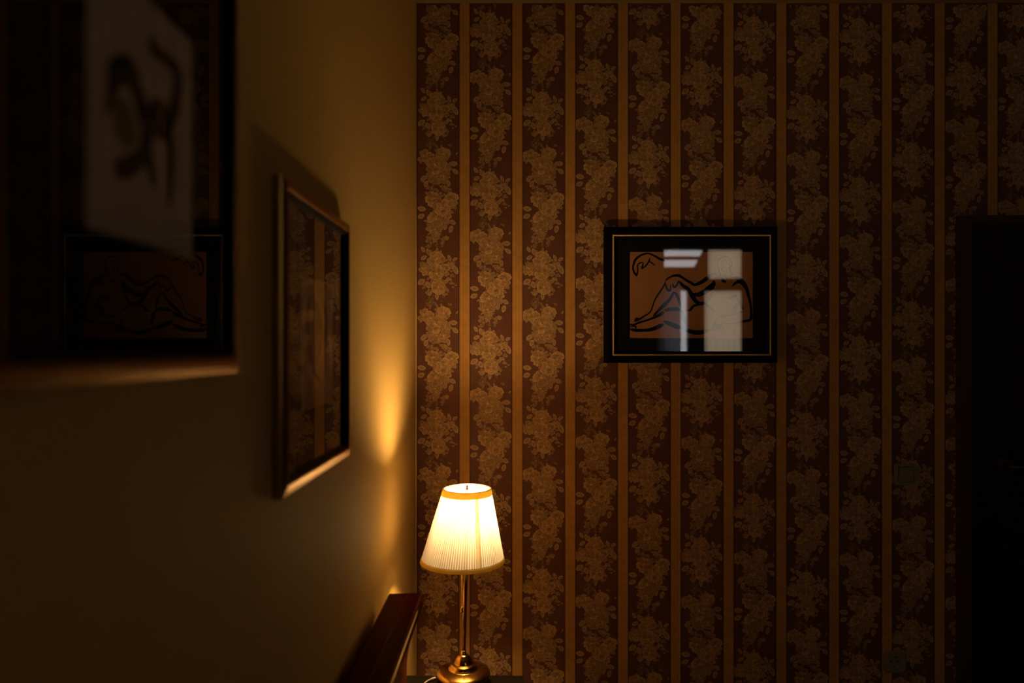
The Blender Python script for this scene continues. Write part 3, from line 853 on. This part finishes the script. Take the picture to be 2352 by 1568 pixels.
# pull chain: beads
chx, chy = (1061 - CX) * (LY - 0.022) / F, LY - 0.022
def cz(py): return CH + (CY - py) * chy / F
bm = bmesh.new()
zz = cz(1392); top = ztop_st + 0.015
pitch = 0.0042
nb_ = int((top - zz) / pitch)
for i in range(nb_):
    t = i / nb_
    bmesh.ops.create_icosphere(bm, subdivisions=1, radius=0.00165, matrix=__import__('mathutils').Matrix.Translation((chx + (0.0 if t < .8 else (sx_top - chx) * (t - .8) * .5), chy + (0.0 if t < .85 else (t - .85) * 0.05), zz + i * pitch)))
bm_tube(bm, [(chx, chy, zz), (chx, chy, top)], 0.0005, 5)
ch = bmo('pull_chain', bm, M['brass'], lamp, True)
zk = cz(1397)
lathe('pull_knob', [(0.0, zk + 0.005), (0.0022, zk + 0.0042), (0.0036, zk + 0.001), (0.0038, zk - 0.001), (0.0030, zk - 0.003), (0.0034, zk - 0.006), (0.0044, zk - 0.009), (0.0, zk - 0.0095)], (chx, chy), M['brass'], ch, 18)

# ------------------------------------------------------------------ bedside table
tx1 = (1204 - CX) * 1.85 / F
tx0 = tx1 - 0.325
ty0, ty1 = 1.645, 1.852
nst = empty('bedside_table', ((tx0 + tx1) / 2, (ty0 + ty1) / 2, 0))
tag(nst, 'small dark wooden bedside table under the lamp beside the bed', 'table')
bm = bmesh.new(); bm_box(bm, tx0, tx1, ty0, ty1, TZ - 0.022, TZ)
bmo('table_top', bm, M['walnut'], nst, False, 0.006, 3)
box('cabinet_body', tx0 + 0.012, tx1 - 0.012, ty0 + 0.010, ty1 - 0.010, 0.14, TZ - 0.0225, M['walnut'], nst, 0.003)
drw = box('drawer', tx1 - 0.012, tx1 - 0.002, ty0 + 0.016, ty1 - 0.016, 0.42, TZ - 0.035, M['walnut'], nst, 0.002)
lathe('knob', [(0.0, 0.505), (0.010, 0.507), (0.012, 0.515), (0.010, 0.523), (0.0, 0.525)], (tx1 + 0.006, (ty0 + ty1) / 2), M['brass'], drw, 16)
for lx_ in (tx0 + 0.03, tx1 - 0.03):
    for ly_ in (ty0 + 0.03, ty1 - 0.03):
        lathe('leg', [(0.010, 0.0), (0.016, 0.141)], (lx_, ly_), M['walnut'], nst, 12)

# cable with a thicker plug end lying on the table
def onT(px, py, dz):
    Yc = (CH - TZ - dz) * F / (py - CY)
    return ((px - CX) * Yc / F, Yc, TZ + dz)
q = [onT(1001, 1556, 0.006), onT(990, 1559, 0.006), onT(978, 1566, 0.0045), onT(966, 1580, 0.003), onT(962, 1604, 0.003), (-0.262, 1.70, TZ + 0.003), (-0.25, 1.66, TZ + 0.003)]
cab = tube('cable', spline(q, 6), 0.0017, M['cable'])
tag(cab, 'thin cream cable curling up beside the lamp base on the bedside table', 'cable')
a, b = Vector(q[0]), Vector(q[1])
tube('plug_end', [a, a + (b - a) * .15, a + (b - a) * .8, b + (b - a) * .12], [0.0022, 0.0030, 0.0030, 0.0018], M['cable'], cab, 12)

# ------------------------------------------------------------------ bed with the glossy headboard
bed = empty('bed', (0.8, 0.86, 0))
tag(bed, 'bed with a glossy mahogany headboard along the cream wall', 'bed')
HZ = 0.931
HY0, HY1 = 0.06, 1.62
front = spline([(-0.2095, HZ - 0.006), (-0.2082, HZ - 0.020), (-0.2150, HZ - 0.036), (-0.2270, HZ - 0.075), (-0.2420, HZ - 0.120), (-0.2490, HZ - 0.165), (-0.2500, HZ - 0.215)], 5)
prof = [(-0.292, 0.10), (-0.292, HZ - 0.004), (-0.290, HZ - 0.0028), (-0.2490, HZ - 0.0015), (-0.2480, HZ - 0.0022), (-0.2470, HZ - 0.0022), (-0.2460, HZ - 0.0014), (-0.2180, HZ - 0.0010), (-0.2150, HZ - 0.0015), (-0.2118, HZ - 0.0035)] + [tuple(p_) for p_ in front] + [(-0.250, 0.10)]
n = len(prof)
vs = [(x, y, z) for y in (HY0, HY1) for x, z in prof]
fs = [tuple(range(n)), tuple(range(2 * n - 1, n - 1, -1))] + [(i, (i + 1) % n, n + (i + 1) % n, n + i) for i in range(n)]
hb = mesh('headboard', vs, fs, M['mahogany'], bed)
hb['label'] = 'glossy dark mahogany headboard with a rolled top'
for p_ in hb.data.polygons:
    if len(p_.vertices) == 4 and p_.center.z > -0.1 + HZ - 0.16 and p_.normal.x > 0.2: p_.use_smooth = True
M['highlight_gloss'] = pmat('edge_highlight_gloss', (0.55, 0.33, 0.11), 0.22, 0.8, 0.5, 0.1, 30)  # gold colour of an added strip that imitates the highlight on the rolled edge
bead = tube('edge_highlight', [(-0.2108, HY0 + 0.002, HZ - 0.0065), (-0.2108, 0.8, HZ - 0.0065), (-0.2108, HY1 - 0.10, HZ - 0.0065), (-0.2110, HY1 - 0.09, HZ - 0.0068)], [0.0019, 0.0019, 0.0017, 0.0004], M['highlight_gloss'], hb, 8)
bead['label'] = 'thin added strip standing in for the highlight along the front edge'
for y_ in (HY0 + 0.03, HY1 - 0.06):
    box('leg', -0.288, -0.254, y_, y_ + 0.03, 0.0, 0.101, M['mahogany'], bed)
for y_ in (HY0 + 0.02, HY1 - 0.05):
    box('side_rail', -0.2495, 1.76, y_, y_ + 0.028, 0.20, 0.36, M['mahogany'], bed, 0.003)
for y_ in (HY0 + 0.03, HY1 - 0.06):
    box('leg', 1.72, 1.755, y_, y_ + 0.03, 0.0, 0.201, M['mahogany'], bed)
box('footboard', 1.761, 1.79, HY0, HY1, 0.10, 0.52, M['mahogany'], bed, 0.005)
mt = box('mattress', -0.235, 1.75, HY0 + 0.052, HY1 - 0.054, 0.30, 0.47, M['blanket'], bed, 0.03, 4)
box('blanket', -0.10, 1.753, HY0 + 0.050, HY1 - 0.052, 0.34, 0.50, M['blanket'], bed, 0.035, 4)

# ------------------------------------------------------------------ switch and socket
sx0, sz1 = P(2053, 1064, YB); sx1, sz0 = P(2101, 1112, YB)
sw = empty('light_switch', ((sx0 + sx1) / 2, YB, sz0))
tag(sw, 'square ivory rocker light switch on the wallpaper near the dark door', 'light switch')
box('cover_plate', sx0, sx1, YB - 0.011, YB - 0.0003, sz0, sz1, M['plastic'], sw, 0.004, 3)
bm = bmesh.new()
for a in ((sx0 + .008, sx0 + .010, sz0 + .008, sz1 - .008), (sx1 - .010, sx1 - .008, sz0 + .008, sz1 - .008), (sx0 + .010, sx1 - .010, sz0 + .008, sz0 + .010), (sx0 + .010, sx1 - .010, sz1 - .010, sz1 - .008)):
    bm_box(bm, a[0], a[1], YB - 0.0113, YB - 0.009, a[2], a[3])
bmo('groove', bm, M['socketdark'], sw)
mesh('rocker', [(x, y, z) for x in (sx0 + .011, sx1 - .011) for z, y in ((sz0 + .011, YB - .0112), (sz0 + .011, YB - .0125), (sz1 - .011, YB - .0155), (sz1 - .011, YB - .0112))],
     [(0, 1, 2, 3), (7, 6, 5, 4), (1, 5, 6, 2), (0, 4, 5, 1), (3, 2, 6, 7), (0, 3, 7, 4)], M['plastic'], sw)

kx0, kz1 = P(2029, 1494, YB); kx1, kz0 = P(2078, 1542, YB)
so = empty('power_socket', ((kx0 + kx1) / 2, YB, kz0))
tag(so, 'ivory round-recessed power socket low on the striped wallpaper', 'power socket')
kc = ((kx0 + kx1) / 2, (kz0 + kz1) / 2)
hw = (kx1 - kx0) / 2; nseg = 32
bm = bmesh.new()
def sq(a, h):                 # rounded square outline
    c, s = math.cos(a), math.sin(a)
    k = h / (abs(c) ** 6 + abs(s) ** 6) ** (1 / 6)
    return c * k, s * k
specs = [('q', hw, 0.0003), ('q', hw, 0.007), ('q', hw - .003, 0.010), ('c', .0215, 0.010), ('c', .0205, 0.011), ('c', .0195, 0.010), ('c', .0185, 0.002)]
rings = []
for kd, h, d in specs:
    rg = []
    for i in range(nseg):
        a = 2 * math.pi * i / nseg
        u, v = sq(a, h) if kd == 'q' else (h * math.cos(a), h * math.sin(a))
        rg.append(bm.verts.new((kc[0] + u, YB - d, kc[1] + v)))
    rings.append(rg)
for a, b in zip(rings, rings[1:]):
    for i in range(nseg):
        j = (i + 1) % nseg
        bm.faces.new((a[i], a[j], b[j], b[i]))
bm.faces.new(rings[-1])
bmo('cover_plate', bm, M['plastic'], so, False)
for dx in (-.0095, .0095):
    bm = bmesh.new(); bm_tube(bm, [(kc[0] + dx, YB - .0019, kc[1]), (kc[0] + dx, YB - .0030, kc[1])], 0.0026, 12)
    bmo('contact_hole', bm, M['black'], so)
for s_ in (-1, 1): box('earth_clip', kc[0] - .002, kc[0] + .002, YB - .008, YB - .0021, kc[1] + s_ * .0165 - .0012, kc[1] + s_ * .0165 + .0012, M['brass'], so)
